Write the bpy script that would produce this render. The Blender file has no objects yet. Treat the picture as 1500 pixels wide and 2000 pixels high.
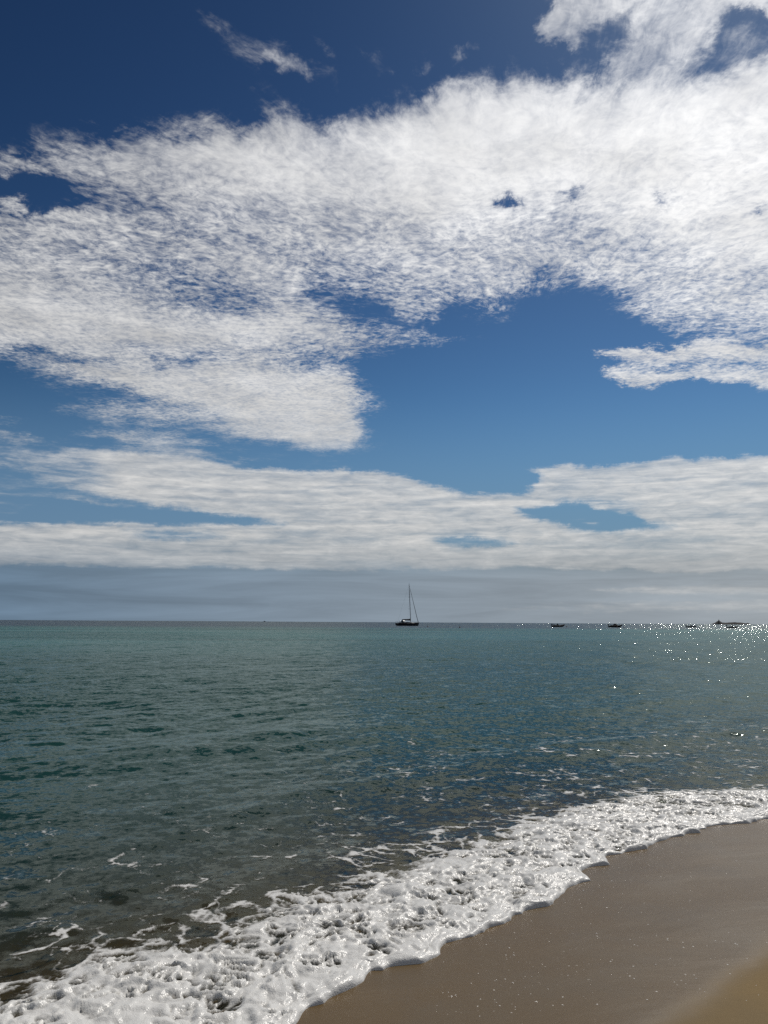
import bpy, math, random
import numpy as np
R = math.radians

# ------------------------------------------------------------------ camera, light, exposure
scene = bpy.context.scene
C = scene.collection
CAM_H, F_PX, PITCH, ROLL = 1.75, 1561.0, R(7.84), R(0.34)     # F_PX: focal length in photo pixels (1500 x 2000)
cam = bpy.data.objects.new('camera', bpy.data.cameras.new('camera'))
C.objects.link(cam)
cam.data.sensor_fit = 'VERTICAL'
cam.data.angle = 2 * math.atan(1000 / F_PX)
cam.data.clip_start, cam.data.clip_end = 0.05, 60000
from mathutils import Matrix, Vector
cam.matrix_world = (Matrix.Translation((0, 0, CAM_H)) @ Matrix.Rotation(R(90) + PITCH, 4, 'X')
                    @ Matrix.Rotation(ROLL, 4, 'Z'))
scene.camera = cam
CAM_M = cam.matrix_world.to_3x3()

SUN_AZ, SUN_EL = R(27), R(47)                                  # azimuth clockwise from +Y (the view), elevation
SUN_DIR = Vector((math.sin(SUN_AZ) * math.cos(SUN_EL), math.cos(SUN_AZ) * math.cos(SUN_EL), math.sin(SUN_EL)))
sl = bpy.data.lights.new('sun', 'SUN')
sl.energy, sl.angle, sl.color = 3.4, R(0.53), (1.0, 0.95, 0.88)
sun = bpy.data.objects.new('sun', sl)
C.objects.link(sun)
sun.rotation_euler = SUN_DIR.to_track_quat('Z', 'Y').to_euler()
sun.location = (20, 40, 60)

scene.view_settings.view_transform = 'Standard'
scene.view_settings.look = 'None'
scene.view_settings.exposure = 0.0
scene.view_settings.gamma = 1.0
scene.cycles.max_bounces = 8
scene.cycles.transparent_max_bounces = 16
scene.cycles.caustics_reflective = False
scene.cycles.caustics_refractive = False
scene.cycles.use_denoising = False


def ray(px, py):
    """world direction of a photo pixel"""
    v = CAM_M @ Vector(((px - 750) / F_PX, (1000 - py) / F_PX, -1.0))
    return v.normalized()


def ground(px, py, z=0.0):
    """point of the level z under a photo pixel"""
    d = ray(px, py)
    k = (z - CAM_H) / d.z
    return d.x * k, d.y * k


# ------------------------------------------------------------------ noise on arrays
def _hash(ix, iy, seed):
    h = (ix.astype(np.int64) * 374761393 + iy.astype(np.int64) * 668265263 + seed * 974634777) & 0xffffffff
    h = ((h ^ (h >> 13)) * 1274126177) & 0xffffffff
    h = ((h ^ (h >> 16)) * 2246822519) & 0xffffffff
    return ((h ^ (h >> 15)) & 0xffffff) / float(0x1000000)


def perlin(x, y, seed=0):
    ix, iy = np.floor(x), np.floor(y)
    fx, fy = x - ix, y - iy
    u, v = fx * fx * fx * (fx * (fx * 6 - 15) + 10), fy * fy * fy * (fy * (fy * 6 - 15) + 10)

    def g(ox, oy):
        a = _hash(ix + ox, iy + oy, seed) * 2 * np.pi
        return np.cos(a) * (fx - ox) + np.sin(a) * (fy - oy)
    a = g(0, 0) * (1 - u) + g(1, 0) * u
    b = g(0, 1) * (1 - u) + g(1, 1) * u
    return (a * (1 - v) + b * v) * 1.4


def fbm(x, y, octs=4, seed=0, gain=0.5):
    s, a, n = 0, 1.0, 0
    for k in range(octs):
        s = s + a * perlin(x * 2 ** k + 17.3 * k, y * 2 ** k - 9.1 * k, seed + k)
        n += a
        a *= gain
    return s / n


def worley(x, y, seed=0):
    ix, iy = np.floor(x), np.floor(y)
    f1 = np.full(x.shape, 9.0)
    f2 = np.full(x.shape, 9.0)
    for ox in (-1, 0, 1):
        for oy in (-1, 0, 1):
            cx, cy = ix + ox, iy + oy
            d = np.hypot(cx + _hash(cx, cy, seed) - x, cy + _hash(cx, cy, seed + 7) - y)
            f2 = np.minimum(f2, np.maximum(f1, d))
            f1 = np.minimum(f1, d)
    return f1, f2


def sstep(a, b, x):
    t = np.clip((x - a) / (b - a), 0, 1)
    return t * t * (3 - 2 * t)


# ------------------------------------------------------------------ node helper
class NT:
    def __init__(self, tree):
        self.t = tree
        tree.nodes.clear()

    def n(self, kind, ins=None, **props):
        nd = self.t.nodes.new(kind)
        for k, v in props.items():
            setattr(nd, k, v)
        for k, v in (ins or {}).items():
            s = nd.inputs[k]
            if isinstance(v, bpy.types.NodeSocket):
                self.t.links.new(v, s)
            else:
                s.default_value = v
        return nd

    def m(self, op, a, b=None, c=None, clamp=False):
        ins = {0: a}
        if b is not None:
            ins[1] = b
        if c is not None:
            ins[2] = c
        return self.n('ShaderNodeMath', ins, operation=op, use_clamp=clamp).outputs[0]

    def v(self, op, a, b=None, scale=None):
        ins = {0: a}
        if b is not None:
            ins[1] = b
        if scale is not None:
            ins['Scale'] = scale
        nd = self.n('ShaderNodeVectorMath', ins, operation=op)
        return nd.outputs['Value'] if op in ('DOT_PRODUCT', 'LENGTH', 'DISTANCE') else nd.outputs[0]

    def noise(self, vec, scale, detail=4, rough=0.5, dist=0.0, lac=2.0, dim='3D', out=0, norm=True):
        nd = self.n('ShaderNodeTexNoise', {'Vector': vec, 'Scale': scale, 'Detail': detail, 'Roughness': rough,
                                           'Lacunarity': lac, 'Distortion': dist}, noise_dimensions=dim)
        nd.normalize = norm
        return nd.outputs[out]

    def ss(self, x, a, b, lo=0.0, hi=1.0):
        return self.n('ShaderNodeMapRange', {0: x, 1: a, 2: b, 3: lo, 4: hi}, interpolation_type='SMOOTHSTEP').outputs[0]

    def lin(self, x, a, b, lo=0.0, hi=1.0):
        return self.n('ShaderNodeMapRange', {0: x, 1: a, 2: b, 3: lo, 4: hi}).outputs[0]

    def xyz(self, x, y, z=0.0):
        return self.n('ShaderNodeCombineXYZ', {0: x, 1: y, 2: z}).outputs[0]

    def mixc(self, f, a, b, blend='MIX'):
        nd = self.n('ShaderNodeMix', data_type='RGBA', blend_type=blend)
        for s, val in ((nd.inputs[0], f), (nd.inputs[6], a), (nd.inputs[7], b)):
            if isinstance(val, bpy.types.NodeSocket):
                self.t.links.new(val, s)
            else:
                s.default_value = val
        return nd.outputs[2]

    def link(self, a, b):
        self.t.links.new(a, b)


# ------------------------------------------------------------------ the sky: Nishita air with cloud banks on it
# Where the cloud banks lie, as outlines in directions (written as photo pixels, turned into azimuth and
# elevation). Each: (cover, softness in degrees, outline)
BANKS = [
    # veil of the great upper sheet
    (0.73, 1.6, [(-500, 330), (0, 290), (60, 290), (150, 262), (250, 245), (330, 235), (380, 252), (500, 245), (512, 208),
                 (560, 207), (640, 228), (750, 215), (830, 188), (900, 158), (980, 155), (1030, 133), (1100, 160),
                 (1170, 165), (1240, 130), (1330, 125), (1400, 165), (1440, 112), (1500, 98), (1700, 60), (2300, 60), (2300, 660),
                 (1500, 655), (1400, 648), (1300, 628), (1230, 600), (1190, 575), (1130, 560), (1060, 565),
                 (1000, 590), (960, 612), (900, 585), (850, 595), (780, 600), (700, 572), (640, 555), (600, 545),
                 (640, 610), (720, 640), (800, 648), (735, 680), (690, 700), (700, 740), (740, 790), (700, 820),
                 (738, 866), (650, 882), (560, 872), (430, 850), (300, 842), (190, 815), (110, 795), (300, 786),
                 (420, 782), (300, 772), (200, 758), (100, 742), (0, 692), (-500, 640)]),
    (0.98, 2.0, [(700, 300), (900, 200), (1100, 190), (1300, 190), (1500, 130), (2000, 100), (2000, 520), (1500, 520), (1300, 470),
                 (1150, 400), (1000, 420), (850, 440), (700, 380)]),
    (0.92, 1.0, [(-300, 560), (0, 570), (250, 600), (450, 620), (600, 640), (640, 655), (500, 670), (250, 672), (0, 660), (-300, 640)]),
    (0.92, 0.8, [(150, 715), (400, 725), (600, 720), (690, 745), (680, 800), (700, 855), (600, 865), (450, 810), (250, 760)]),
    (0.90, 1.5, [(300, 280), (500, 260), (700, 290), (800, 360), (620, 400), (420, 350)]),
    # thinner, mottled places
    (0.00, 0.5, [(-500, 332), (0, 324), (90, 334), (190, 342), (235, 385), (130, 424), (0, 400), (-500, 400)]),
    (0.58, 0.8, [(0, 290), (90, 285), (160, 330), (60, 330), (0, 335)]),
    (0.52, 1.4, [(130, 320), (280, 340), (400, 450), (420, 480), (250, 450), (130, 400)]),
    (0.62, 1.4, [(-200, 405), (0, 410), (250, 470), (420, 560), (300, 565), (100, 500)]),
    (0.56, 0.9, [(270, 520), (380, 530), (520, 590), (470, 610), (330, 575)]),
    (0.66, 1.0, [(480, 430), (600, 460), (720, 500), (800, 560), (660, 560), (520, 520)]),
    (0.40, 0.5, [(600, 550), (650, 570), (720, 600), (640, 600)]),
    (0.40, 0.4, [(0, 680), (150, 688), (230, 697), (120, 702), (0, 696)]),
    (0.48, 0.4, [(290, 684), (420, 694), (440, 712), (330, 715)]),
    (0.45, 0.6, [(520, 690), (700, 690), (710, 715), (600, 712)]),
    (0.50, 0.4, [(720, 640), (830, 642), (945, 660), (860, 668), (740, 672)]),
    (0.55, 0.7, [(720, 540), (820, 560), (900, 560), (840, 620), (760, 610)]),
    (0.60, 0.8, [(1220, 580), (1350, 600), (1500, 625), (1600, 650), (1400, 660), (1260, 630)]),
    # holes
    (0.10, 0.30, [(968, 388), (995, 383), (1018, 394), (1000, 403), (980, 400)]),
    (0.30, 0.25, [(1080, 384), (1135, 378), (1142, 388), (1110, 394)]),
    (0.25, 0.22, [(1290, 380), (1310, 374), (1322, 384), (1304, 392)]),
    (0.35, 0.12, [(1470, 408), (1500, 404), (1500, 416), (1480, 418)]),
    (0.45, 0.15, [(1035, 560), (1085, 515), (1098, 515), (1060, 575)]),
    (0.40, 0.15, [(1085, 560), (1118, 520), (1128, 522), (1108, 575)]),
    # torn wisps at the top right
    (0.68, 0.8, [(1042, 80), (1058, 40), (1080, 0), (1080, -60), (1440, -60), (1410, 50), (1380, 105), (1310, 150), (1200, 160), (1140, 105),
                 (1120, 122), (1080, 100)]),
    (0.26, 0.8, [(1130, 75), (1190, 25), (1250, 20), (1235, 75), (1190, 115), (1150, 105)]),
    (0.20, 0.4, [(1150, 120), (1180, 110), (1200, 140), (1170, 150)]),
    (0.34, 0.6, [(1395, 110), (1405, 60), (1450, 50), (1510, 60), (1600, 20), (1600, 50), (1500, 92), (1430, 115)]),
    (0.72, 0.5, [(1410, -40), (1600, -60), (1600, 5), (1500, 34), (1450, 30), (1415, 14)]),
    # small wisps in the blue
    (0.33, 1.0, [(370, -10), (430, 20), (520, 70), (600, 110), (660, 130), (690, 170), (640, 165), (560, 160), (480, 120), (430, 80), (390, 50)]),
    (0.44, 0.5, [(388, 22), (420, 30), (450, 62), (415, 52)]),
    (0.52, 0.5, [(465, 104), (520, 118), (560, 112), (605, 140), (600, 160), (560, 142), (515, 142)]),
    (0.50, 0.45, [(605, 84), (630, 95), (664, 132), (630, 122)]),
    (0.40, 0.7, [(740, 130), (800, 118), (850, 95), (830, 140), (780, 145)]),
    (0.46, 0.45, [(880, 86), (930, 84), (925, 102), (890, 102)]),
    (0.44, 0.5, [(710, 85), (730, 90), (745, 110), (720, 105)]),
    # right, middle height
    (0.84, 0.25, [(1150, 686), (1180, 678), (1260, 674), (1400, 668), (1500, 664), (2200, 650), (2200, 770), (1500, 764), (1450, 756), (1350, 744),
                  (1260, 746), (1172, 742), (1180, 722), (1225, 708)]),
    (0.42, 0.25, [(1220, 700), (1350, 702), (1500, 712), (1500, 720), (1350, 716), (1230, 712)]),
    # streaks at the left above the long band
    (0.50, 0.3, [(-300, 812), (0, 814), (60, 820), (30, 828), (-300, 826)]),
    (0.58, 0.25, [(200, 872), (300, 868), (420, 884), (560, 900), (400, 898), (260, 886)]),
    (0.56, 0.3, [(160, 838), (300, 845), (480, 876), (360, 872), (240, 858)]),
    (0.55, 0.3, [(-300, 840), (0, 838), (80, 845), (150, 858), (60, 860), (-300, 858)]),
    (0.62, 0.2, [(140, 845), (240, 850), (400, 880), (300, 872), (180, 858)]),
    # pale banks close over the horizon on the right
    (0.66, 0.25, [(1150, 1152), (1300, 1142), (1500, 1138), (2200, 1130), (2200, 1168), (1500, 1166), (1300, 1160)]),
    (0.58, 0.3, [(950, 1188), (1150, 1174), (1400, 1172), (2200, 1170), (2200, 1200), (1300, 1200), (1050, 1196)]),
    # the long low bands
    (0.50, 0.35, [(-400, 884), (0, 890), (200, 880), (420, 905), (300, 920), (60, 930), (0, 950), (-400, 950)]),
    (0.86, 0.30, [(40, 925), (60, 896), (190, 886), (300, 890), (500, 912), (700, 916), (800, 932), (850, 947), (930, 964),
                  (1000, 962), (1035, 953), (1058, 932), (1032, 916), (1100, 906), (1180, 906), (1250, 894), (1300, 890),
                  (1330, 900), (1400, 891), (1500, 885), (2300, 860), (2300, 1118), (1500, 1116), (1100, 1112), (600, 1112), (300, 1108),
                  (-500, 1100), (-500, 1020), (0, 1018), (200, 1022), (420, 1026), (545, 1022), (400, 1002), (280, 980),
                  (150, 955), (60, 945)]),
    (0.58, 1.3, [(-100, 860), (170, 870), (210, 960), (-100, 965)]),
    (0.60, 0.22, [(-300, 915), (0, 918), (90, 930), (40, 936), (-300, 930)]),
    (0.30, 0.3, [(-400, 900), (0, 905), (50, 930), (120, 960), (60, 1005), (-400, 1005)]),
    (0.62, 0.2, [(110, 972), (200, 975), (340, 992), (230, 990), (140, 982)]),
    (0.05, 0.30, [(1000, 990), (1060, 985), (1120, 978), (1150, 995), (1230, 1002), (1325, 1029), (1200, 1036), (1110, 1032), (1060, 1012)]),
    (0.62, 0.15, [(1105, 1012), (1160, 1014), (1165, 1020), (1110, 1018)]),
    (0.18, 0.25, [(845, 1055), (900, 1050), (1000, 1058), (960, 1068), (880, 1068)]),
    (0.42, 0.25, [(250, 1042), (330, 1036), (430, 1046), (350, 1052), (260, 1050)]),
    (0.62, 0.3, [(1130, 975), (1180, 972), (1260, 985), (1200, 995), (1150, 990)]),
]
AZ0, AZ1, EL0, EL1 = R(-44), R(44), R(-1), R(52)
NA, NE, RANK = 250, 256, 45


def bank_map():
    az = np.linspace(AZ0, AZ1, NA)[None, :] + np.zeros((NE, 1))
    el = np.linspace(EL0, EL1, NE)[:, None] + np.zeros((1, NA))
    field = np.zeros((NE, NA))
    x, y = np.degrees(az), np.degrees(el)
    for val, soft, poly in BANKS:
        pts = []
        for p in poly:
            d = ray(*p)
            pts.append((math.degrees(math.atan2(d.x, d.y)), math.degrees(math.asin(d.z))))
        inside = np.zeros(x.shape, bool)
        dist = np.full(x.shape, 1e9)
        for (x0, y0), (x1, y1) in zip(pts, pts[1:] + pts[:1]):
            hit = ((y0 > y) != (y1 > y)) & (x < (x1 - x0) * (y - y0) / (y1 - y0 + 1e-12) + x0)
            inside ^= hit
            ex, ey = x1 - x0, y1 - y0
            t = np.clip(((x - x0) * ex + (y - y0) * ey) / (ex * ex + ey * ey + 1e-12), 0, 1)
            dist = np.minimum(dist, np.hypot(x - x0 - t * ex, y - y0 - t * ey))
        sd = np.where(inside, dist, -dist)
        w = sstep(-soft, soft, sd)
        field = field * (1 - w) + val * w
    return field


def sky_world():
    w = bpy.data.worlds.new('World')
    scene.world = w
    w.use_nodes = True
    t = NT(w.node_tree)
    d = t.n('ShaderNodeTexCoord').outputs['Generated']
    sep = t.n('ShaderNodeSeparateXYZ', {0: d})
    X, Y, Z = sep.outputs
    air = t.n('ShaderNodeTexSky', sky_type='NISHITA', sun_disc=False, sun_elevation=SUN_EL, sun_rotation=SUN_AZ,
              altitude=0, air_density=1.0, dust_density=0.2, ozone_density=3.0).outputs[0]
    gam = t.n('ShaderNodeGamma', {0: t.v('MULTIPLY', air, (0.05, 0.05, 0.05)), 1: 2.2}).outputs[0]
    air = t.v('MULTIPLY', gam, (45.0, 42.0, 30.0))          # the deep blue of a contrasty exposure
    az = t.m('ARCTAN2', X, Y)
    el = t.m('ARCSINE', Z)
    # ragged outlines: the cover is looked up at wandering directions
    wd = t.v('SUBTRACT', t.noise(t.xyz(t.m('MULTIPLY', az, 13.0), t.m('MULTIPLY', el, 20.0), 5.0), 1.0, 9, 0.66, 0.3, out=1), (0.5, 0.5, 0.5))
    wsep = t.n('ShaderNodeSeparateXYZ', {0: wd})
    u = t.lin(t.m('ADD', az, t.m('MULTIPLY', wsep.outputs[0], 0.085)), AZ0, AZ1)
    v = t.lin(t.m('ADD', el, t.m('MULTIPLY', wsep.outputs[1], t.ss(el, R(4), R(24), 0.024, 0.075))), EL0, EL1)
    # cover field as a sum of products of curves of azimuth and curves of elevation
    U, S, Vt = np.linalg.svd(bank_map(), full_matrices=False)
    cover = None

    def curves(sock, funcs, n):
        nd = t.n('ShaderNodeRGBCurve', {1: t.xyz(sock, sock, sock)})
        mp = nd.mapping
        mp.use_clip = False
        mp.extend = 'HORIZONTAL'
        xs = np.linspace(0, 1, n)
        for c, f in enumerate(funcs):
            cv = mp.curves[c]
            for k in range(1, n - 1):
                cv.points.new(float(xs[k]), 0.5)
            for k in range(n):
                cv.points[k].location = (float(xs[k]), float(f[k]))
                cv.points[k].handle_type = 'VECTOR'
        mp.update()
        return t.v('SUBTRACT', nd.outputs[0], (0.5, 0.5, 0.5))
    for g in range(0, RANK, 3):
        fa, fe, sc = [], [], []
        for k in range(g, g + 3):
            a, e = Vt[k], U[:, k]
            ma, me = np.abs(a).max(), np.abs(e).max()
            fa.append(a / ma * 0.5 + 0.5)
            fe.append(e / me * 0.5 + 0.5)
            sc.append(float(S[k] * ma * me * 4))
        ca = curves(u, fa, NA)
        ce = curves(v, fe, NE)
        dp = t.v('DOT_PRODUCT', t.v('MULTIPLY', ca, ce), tuple(sc))
        cover = dp if cover is None else t.m('ADD', cover, dp)
    # beyond the painted directions (behind, overhead): broken cloud
    zc = t.m('MAXIMUM', Z, 0.012)
    P = t.v('DIVIDE', d, t.xyz(zc, zc, 1.0))
    P = t.v('MULTIPLY', P, (1, 1, 0))                       # point on the cloud level, in units of its height
    far = t.m('MULTIPLY', t.noise(P, 0.7, 3), 0.85)
    inside = t.m('MULTIPLY', t.ss(t.m('ABSOLUTE', az), R(38), R(44), 1, 0), t.ss(el, R(44), R(52), 1, 0))
    cover = t.n('ShaderNodeMix', {0: inside, 2: far, 3: cover}).outputs[0]
    # textures on the cloud level
    wob = t.v('SUBTRACT', t.noise(P, 2.2, 4, 0.55, out=1), (0.5, 0.5, 0.5))
    Pw = t.v('ADD', P, t.v('SCALE', wob, scale=0.16))
    fd = ray(1060, 640)
    Q = t.v('SUBTRACT', Pw, (fd.x / fd.z, fd.y / fd.z, 0))
    r = t.v('LENGTH', Q)
    qn = t.v('NORMALIZE', Q)
    fan = t.v('ADD', t.v('SCALE', qn, scale=7.0), t.xyz(0, 0, t.m('MULTIPLY', t.m('LOGARITHM', r, 2.718), 2.0)))
    streak = t.noise(fan, 1.6, 7, 0.66)
    fine_fan = t.v('ADD', t.v('SCALE', qn, scale=26.0), t.xyz(0, 0, t.m('MULTIPLY', t.m('LOGARITHM', r, 2.718), 6.0)))
    ripple = t.noise(fine_fan, 1.3, 4, 0.65, 0.8)
    billow = t.noise(Pw, 1.9, 9, 0.56)
    tear = t.noise(t.v('ADD', P, t.v('SCALE', t.v('SUBTRACT', t.noise(P, 5.0, 3, 0.6, out=1), (0.5, 0.5, 0.5)), scale=0.14)), 6.0, 8, 0.62)
    grain = t.noise(Pw, 42.0, 3, 0.65, 0.3)
    grain2 = t.noise(t.v('MULTIPLY', Pw, (1.0, 0.6, 1.0)), 15.0, 5, 0.66, 0.6)
    stripes = t.noise(t.xyz(t.m('MULTIPLY', az, 5.0), t.m('MULTIPLY', el, 80.0), 0.0), 1.0, 7, 0.6, 0.6)
    lumps = t.noise(t.xyz(t.m('MULTIPLY', az, 34.0), t.m('MULTIPLY', el, 150.0), 3.0), 1.0, 5, 0.62, 0.4)
    low = t.ss(el, R(9), R(17), 1, 0)
    high = t.m('SUBTRACT', 1.0, low)
    nz = t.m('MULTIPLY', t.m('SUBTRACT', billow, 0.5), 0.60)
    nz = t.m('ADD', nz, t.m('MULTIPLY', t.m('SUBTRACT', tear, 0.5), 0.80))
    nz = t.m('ADD', nz, t.m('MULTIPLY', t.m('SUBTRACT', streak, 0.5), 0.95))
    nz = t.m('ADD', nz, t.m('MULTIPLY', t.m('SUBTRACT', grain, 0.5), t.ss(el, R(24), R(36), 1.35, 0.6)))
    nz = t.m('ADD', nz, t.m('MULTIPLY', t.m('SUBTRACT', grain2, 0.5), 0.8))
    nz = t.m('ADD', nz, t.m('MULTIPLY', t.m('SUBTRACT', ripple, 0.5), 1.0))
    nzl = t.m('MULTIPLY', t.m('SUBTRACT', stripes, 0.5), 2.1)
    nzl = t.m('ADD', nzl, t.m('MULTIPLY', t.m('SUBTRACT', lumps, 0.5), 1.2))
    nz = t.m('ADD', t.m('MULTIPLY', nz, t.m('MULTIPLY_ADD', high, 0.75, 0.25)), t.m('MULTIPLY', nzl, low))
    # noise bites at the rims and in the thin places, less inside
    bite = t.lin(cover, 0.35, 0.95, 0.92, 0.26)
    dens = t.m('ADD', t.m('MULTIPLY', nz, bite), cover)
    dapple = t.m('ADD', t.m('MULTIPLY', t.m('SUBTRACT', grain, 0.5), 0.45), t.m('MULTIPLY', t.m('SUBTRACT', grain2, 0.5), 0.2))
    dapple = t.m('MULTIPLY', dapple, t.m('MULTIPLY', t.ss(el, R(11), R(16)), t.ss(el, R(26), R(36), 1.0, 0.1)))
    dens = t.m('ADD', dens, t.m('MULTIPLY', dapple, t.ss(cover, 0.2, 0.6)))
    alpha = t.ss(dens, 0.14, 1.20)
    alpha = t.m('MULTIPLY', alpha, t.ss(cover, 0.03, 0.62))
    # light of the clouds: sunlit ice and water scatter forward, thick places are greyer
    cosg = t.v('DOT_PRODUCT', d, tuple(SUN_DIR))
    ph = t.m('POWER', t.m('MAXIMUM', cosg, 0.0), 7.0)
    lum = t.m('ADD', 0.60, t.m('MULTIPLY', ph, 0.48))
    shade = t.m('ADD', t.m('MULTIPLY', t.m('SUBTRACT', t.noise(Pw, 3.0, 6, 0.55), 0.5), t.m('MULTIPLY', high, 1.5)),
                t.m('MULTIPLY', t.m('SUBTRACT', t.m('ADD', t.m('MULTIPLY', lumps, 0.5), t.m('MULTIPLY', stripes, 0.5)), 0.5), t.m('MULTIPLY', low, 2.6)))
    lum = t.m('MULTIPLY', lum, t.m('ADD', 1.0, t.m('ADD', t.m('MULTIPLY', shade, 0.55), t.m('MULTIPLY', dapple, 0.35))))
    lum = t.m('MULTIPLY', lum, t.ss(el, R(2), R(16), 0.90, 1.0))
    ccol = t.v('SCALE', t.mixc(t.ss(el, R(2), R(25)), (1.0, 0.985, 0.955, 1), (1.0, 1.0, 1.0, 1)), scale=t.m('MULTIPLY', lum, 10.0))
    # murk over the horizon, under and a little before the clouds
    side = t.lin(az, R(-26), R(26))
    murk = t.mixc(side, (1.38, 2.08, 2.9, 1), (3.2, 3.55, 3.85, 1))
    veil = t.noise(t.xyz(t.m('MULTIPLY', az, 4.0), t.m('MULTIPLY', el, 48.0), 7.0), 1.0, 6, 0.6, 0.5)
    murk = t.v('SCALE', murk, scale=t.lin(veil, 0.3, 0.7, 0.84, 1.20))
    col = t.mixc(t.ss(el, R(5), R(17), 0.8, 0), air, (1.22, 2.12, 3.6, 1))
    col = t.mixc(t.ss(el, R(2.6), R(6.0), 0.97, 0), col, murk)
    col = t.mixc(alpha, col, ccol)
    col = t.mixc(t.ss(t.m('ADD', el, t.m('MULTIPLY', t.m('SUBTRACT', veil, 0.5), 0.03)), R(3.0), R(6.5), 0.5, 0), col, murk)
    bg = t.n('ShaderNodeBackground', {0: col, 1: 0.1})
    out = t.n('ShaderNodeOutputWorld', {0: bg.outputs[0]})
    w.cycles.sampling_method = 'MANUAL'
    w.cycles.sample_map_resolution = 1024


sky_world()


# ------------------------------------------------------------------ helpers for objects
def new_mat(name):
    m = bpy.data.materials.new(name)
    m.use_nodes = True
    return m, NT(m.node_tree)


def finish(t, surf):
    t.n('ShaderNodeOutputMaterial', {0: surf})


def grid_mesh(name, X, Y, Z, attrs=None, keep=None, mat=None):
    """one sheet from 2-D arrays of points; keep: mask of the faces to keep"""
    nr, nc = X.shape
    idx = np.arange(nr * nc, dtype=np.int32).reshape(nr, nc)
    f = np.stack([idx[:-1, :-1], idx[:-1, 1:], idx[1:, 1:], idx[1:, :-1]], -1)
    f = f[keep] if keep is not None else f.reshape(-1, 4)
    co = np.stack([X, Y, Z], -1).reshape(-1, 3).astype(np.float32)
    attrs = {k: v.reshape(-1) for k, v in (attrs or {}).items()}
    if keep is not None:
        used = np.zeros(len(co), bool)
        used[f.ravel()] = True
        remap = np.cumsum(used) - 1
        f, co = remap[f].astype(np.int32), co[used]
        attrs = {k: v[used] for k, v in attrs.items()}
    a, b, c = co[f[0, 0]], co[f[0, 1]], co[f[0, 2]]
    if np.cross(b - a, c - a)[2] < 0:
        f = f[:, ::-1].copy()
    me = bpy.data.meshes.new(name)
    me.vertices.add(len(co))
    me.vertices.foreach_set('co', co.ravel())
    me.loops.add(f.size)
    me.loops.foreach_set('vertex_index', f.ravel())
    me.polygons.add(len(f))
    me.polygons.foreach_set('loop_start', np.arange(0, f.size, 4, dtype=np.int32))
    me.polygons.foreach_set('use_smooth', np.ones(len(f), bool))
    for k, v in attrs.items():
        at = me.attributes.new(k, 'FLOAT', 'POINT')
        at.data.foreach_set('value', v.astype(np.float32))
    me.update(calc_edges=True)
    o = bpy.data.objects.new(name, me)
    C.objects.link(o)
    if mat:
        me.materials.append(mat)
    return o


# ------------------------------------------------------------------ the shore line
# front of the swash and rear of its foam, from where they lie on the ground before the camera
FRONT = [ground(*p) for p in [(570, 2003), (605, 1974), (665, 1955), (722, 1926), (735, 1902), (850, 1866), (862, 1842), (950, 1812), (1058, 1772),
                              (1092, 1750), (1130, 1735), (1147, 1706), (1172, 1690), (1212, 1666), (1288, 1648),
                              (1342, 1630), (1420, 1613), (1490, 1606), (1560, 1596)]]
REAR = [ground(*p) for p in [(-60, 1945), (0, 1932), (100, 1916), (160, 1892), (165, 1860), (300, 1858), (430, 1846), (480, 1795), (560, 1752),
                             (690, 1740), (730, 1702), (850, 1680), (940, 1645), (1050, 1602), (1150, 1572), (1300, 1550), (1500, 1545)]]
P0 = np.array(FRONT[0])
ES = np.array(FRONT[-1]) - P0
ES /= np.linalg.norm(ES)
EN = np.array([-ES[1], ES[0]])                                  # seaward


def to_sn(x, y):
    dx, dy = x - P0[0], y - P0[1]
    return dx * ES[0] + dy * ES[1], dx * EN[0] + dy * EN[1]


def from_sn(s, n):
    return P0[0] + s * ES[0] + n * EN[0], P0[1] + s * ES[1] + n * EN[1]


_f = np.array([to_sn(*p) for p in FRONT])
_r = np.array([to_sn(*p) for p in REAR])
_f = _f[np.argsort(_f[:, 0])]
_r = _r[np.argsort(_r[:, 0])]

_bend = np.polyfit(_f[:, 0], _f[:, 1], 4)


def front(s):
    lob = np.abs(perlin(s * 2.1, s * 0 + 0.5, 11)) * 0.14 + np.abs(perlin(s * 5.3, s * 0 + 3.5, 12)) * 0.06
    return np.interp(s, _f[:, 0], _f[:, 1]) + lob - 0.08


def rear(s):
    return np.interp(s, _r[:, 0], _r[:, 1])


def sand_z(x, y):
    s, n = to_sn(x, y)
    n = n - np.polyval(_bend, np.clip(s, _f[0, 0] - 1, _f[-1, 0] + 1))
    sea = 0.012 + np.interp(n, [-60, -20, -6, -3, 0, 1.5, 4, 10, 25, 60, 150, 400],
                    [2.6, 1.6, 0.50, 0.235, 0.0, -0.085, -0.30, -1.0, -1.9, -3.0, -4.5, -6.0])
    near = np.exp(-(np.maximum(np.hypot(x, y) - 3, 0) / 40.0))
    un = 0.012 * perlin(x * 0.45, y * 0.45, 3) + 0.007 * perlin(x * 1.3 + y * 0.4, y * 0.9, 4)
    return sea + un * near * sstep(0.1, 1.2, np.abs(n)) + 0.10 * sstep(2, 8, n) * perlin(x * 0.2, y * 0.2, 5) * near


def swash(x, y):
    """distance behind the front of the swash, seaward positive"""
    s, n = to_sn(x, y)
    return n - front(s)


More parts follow.
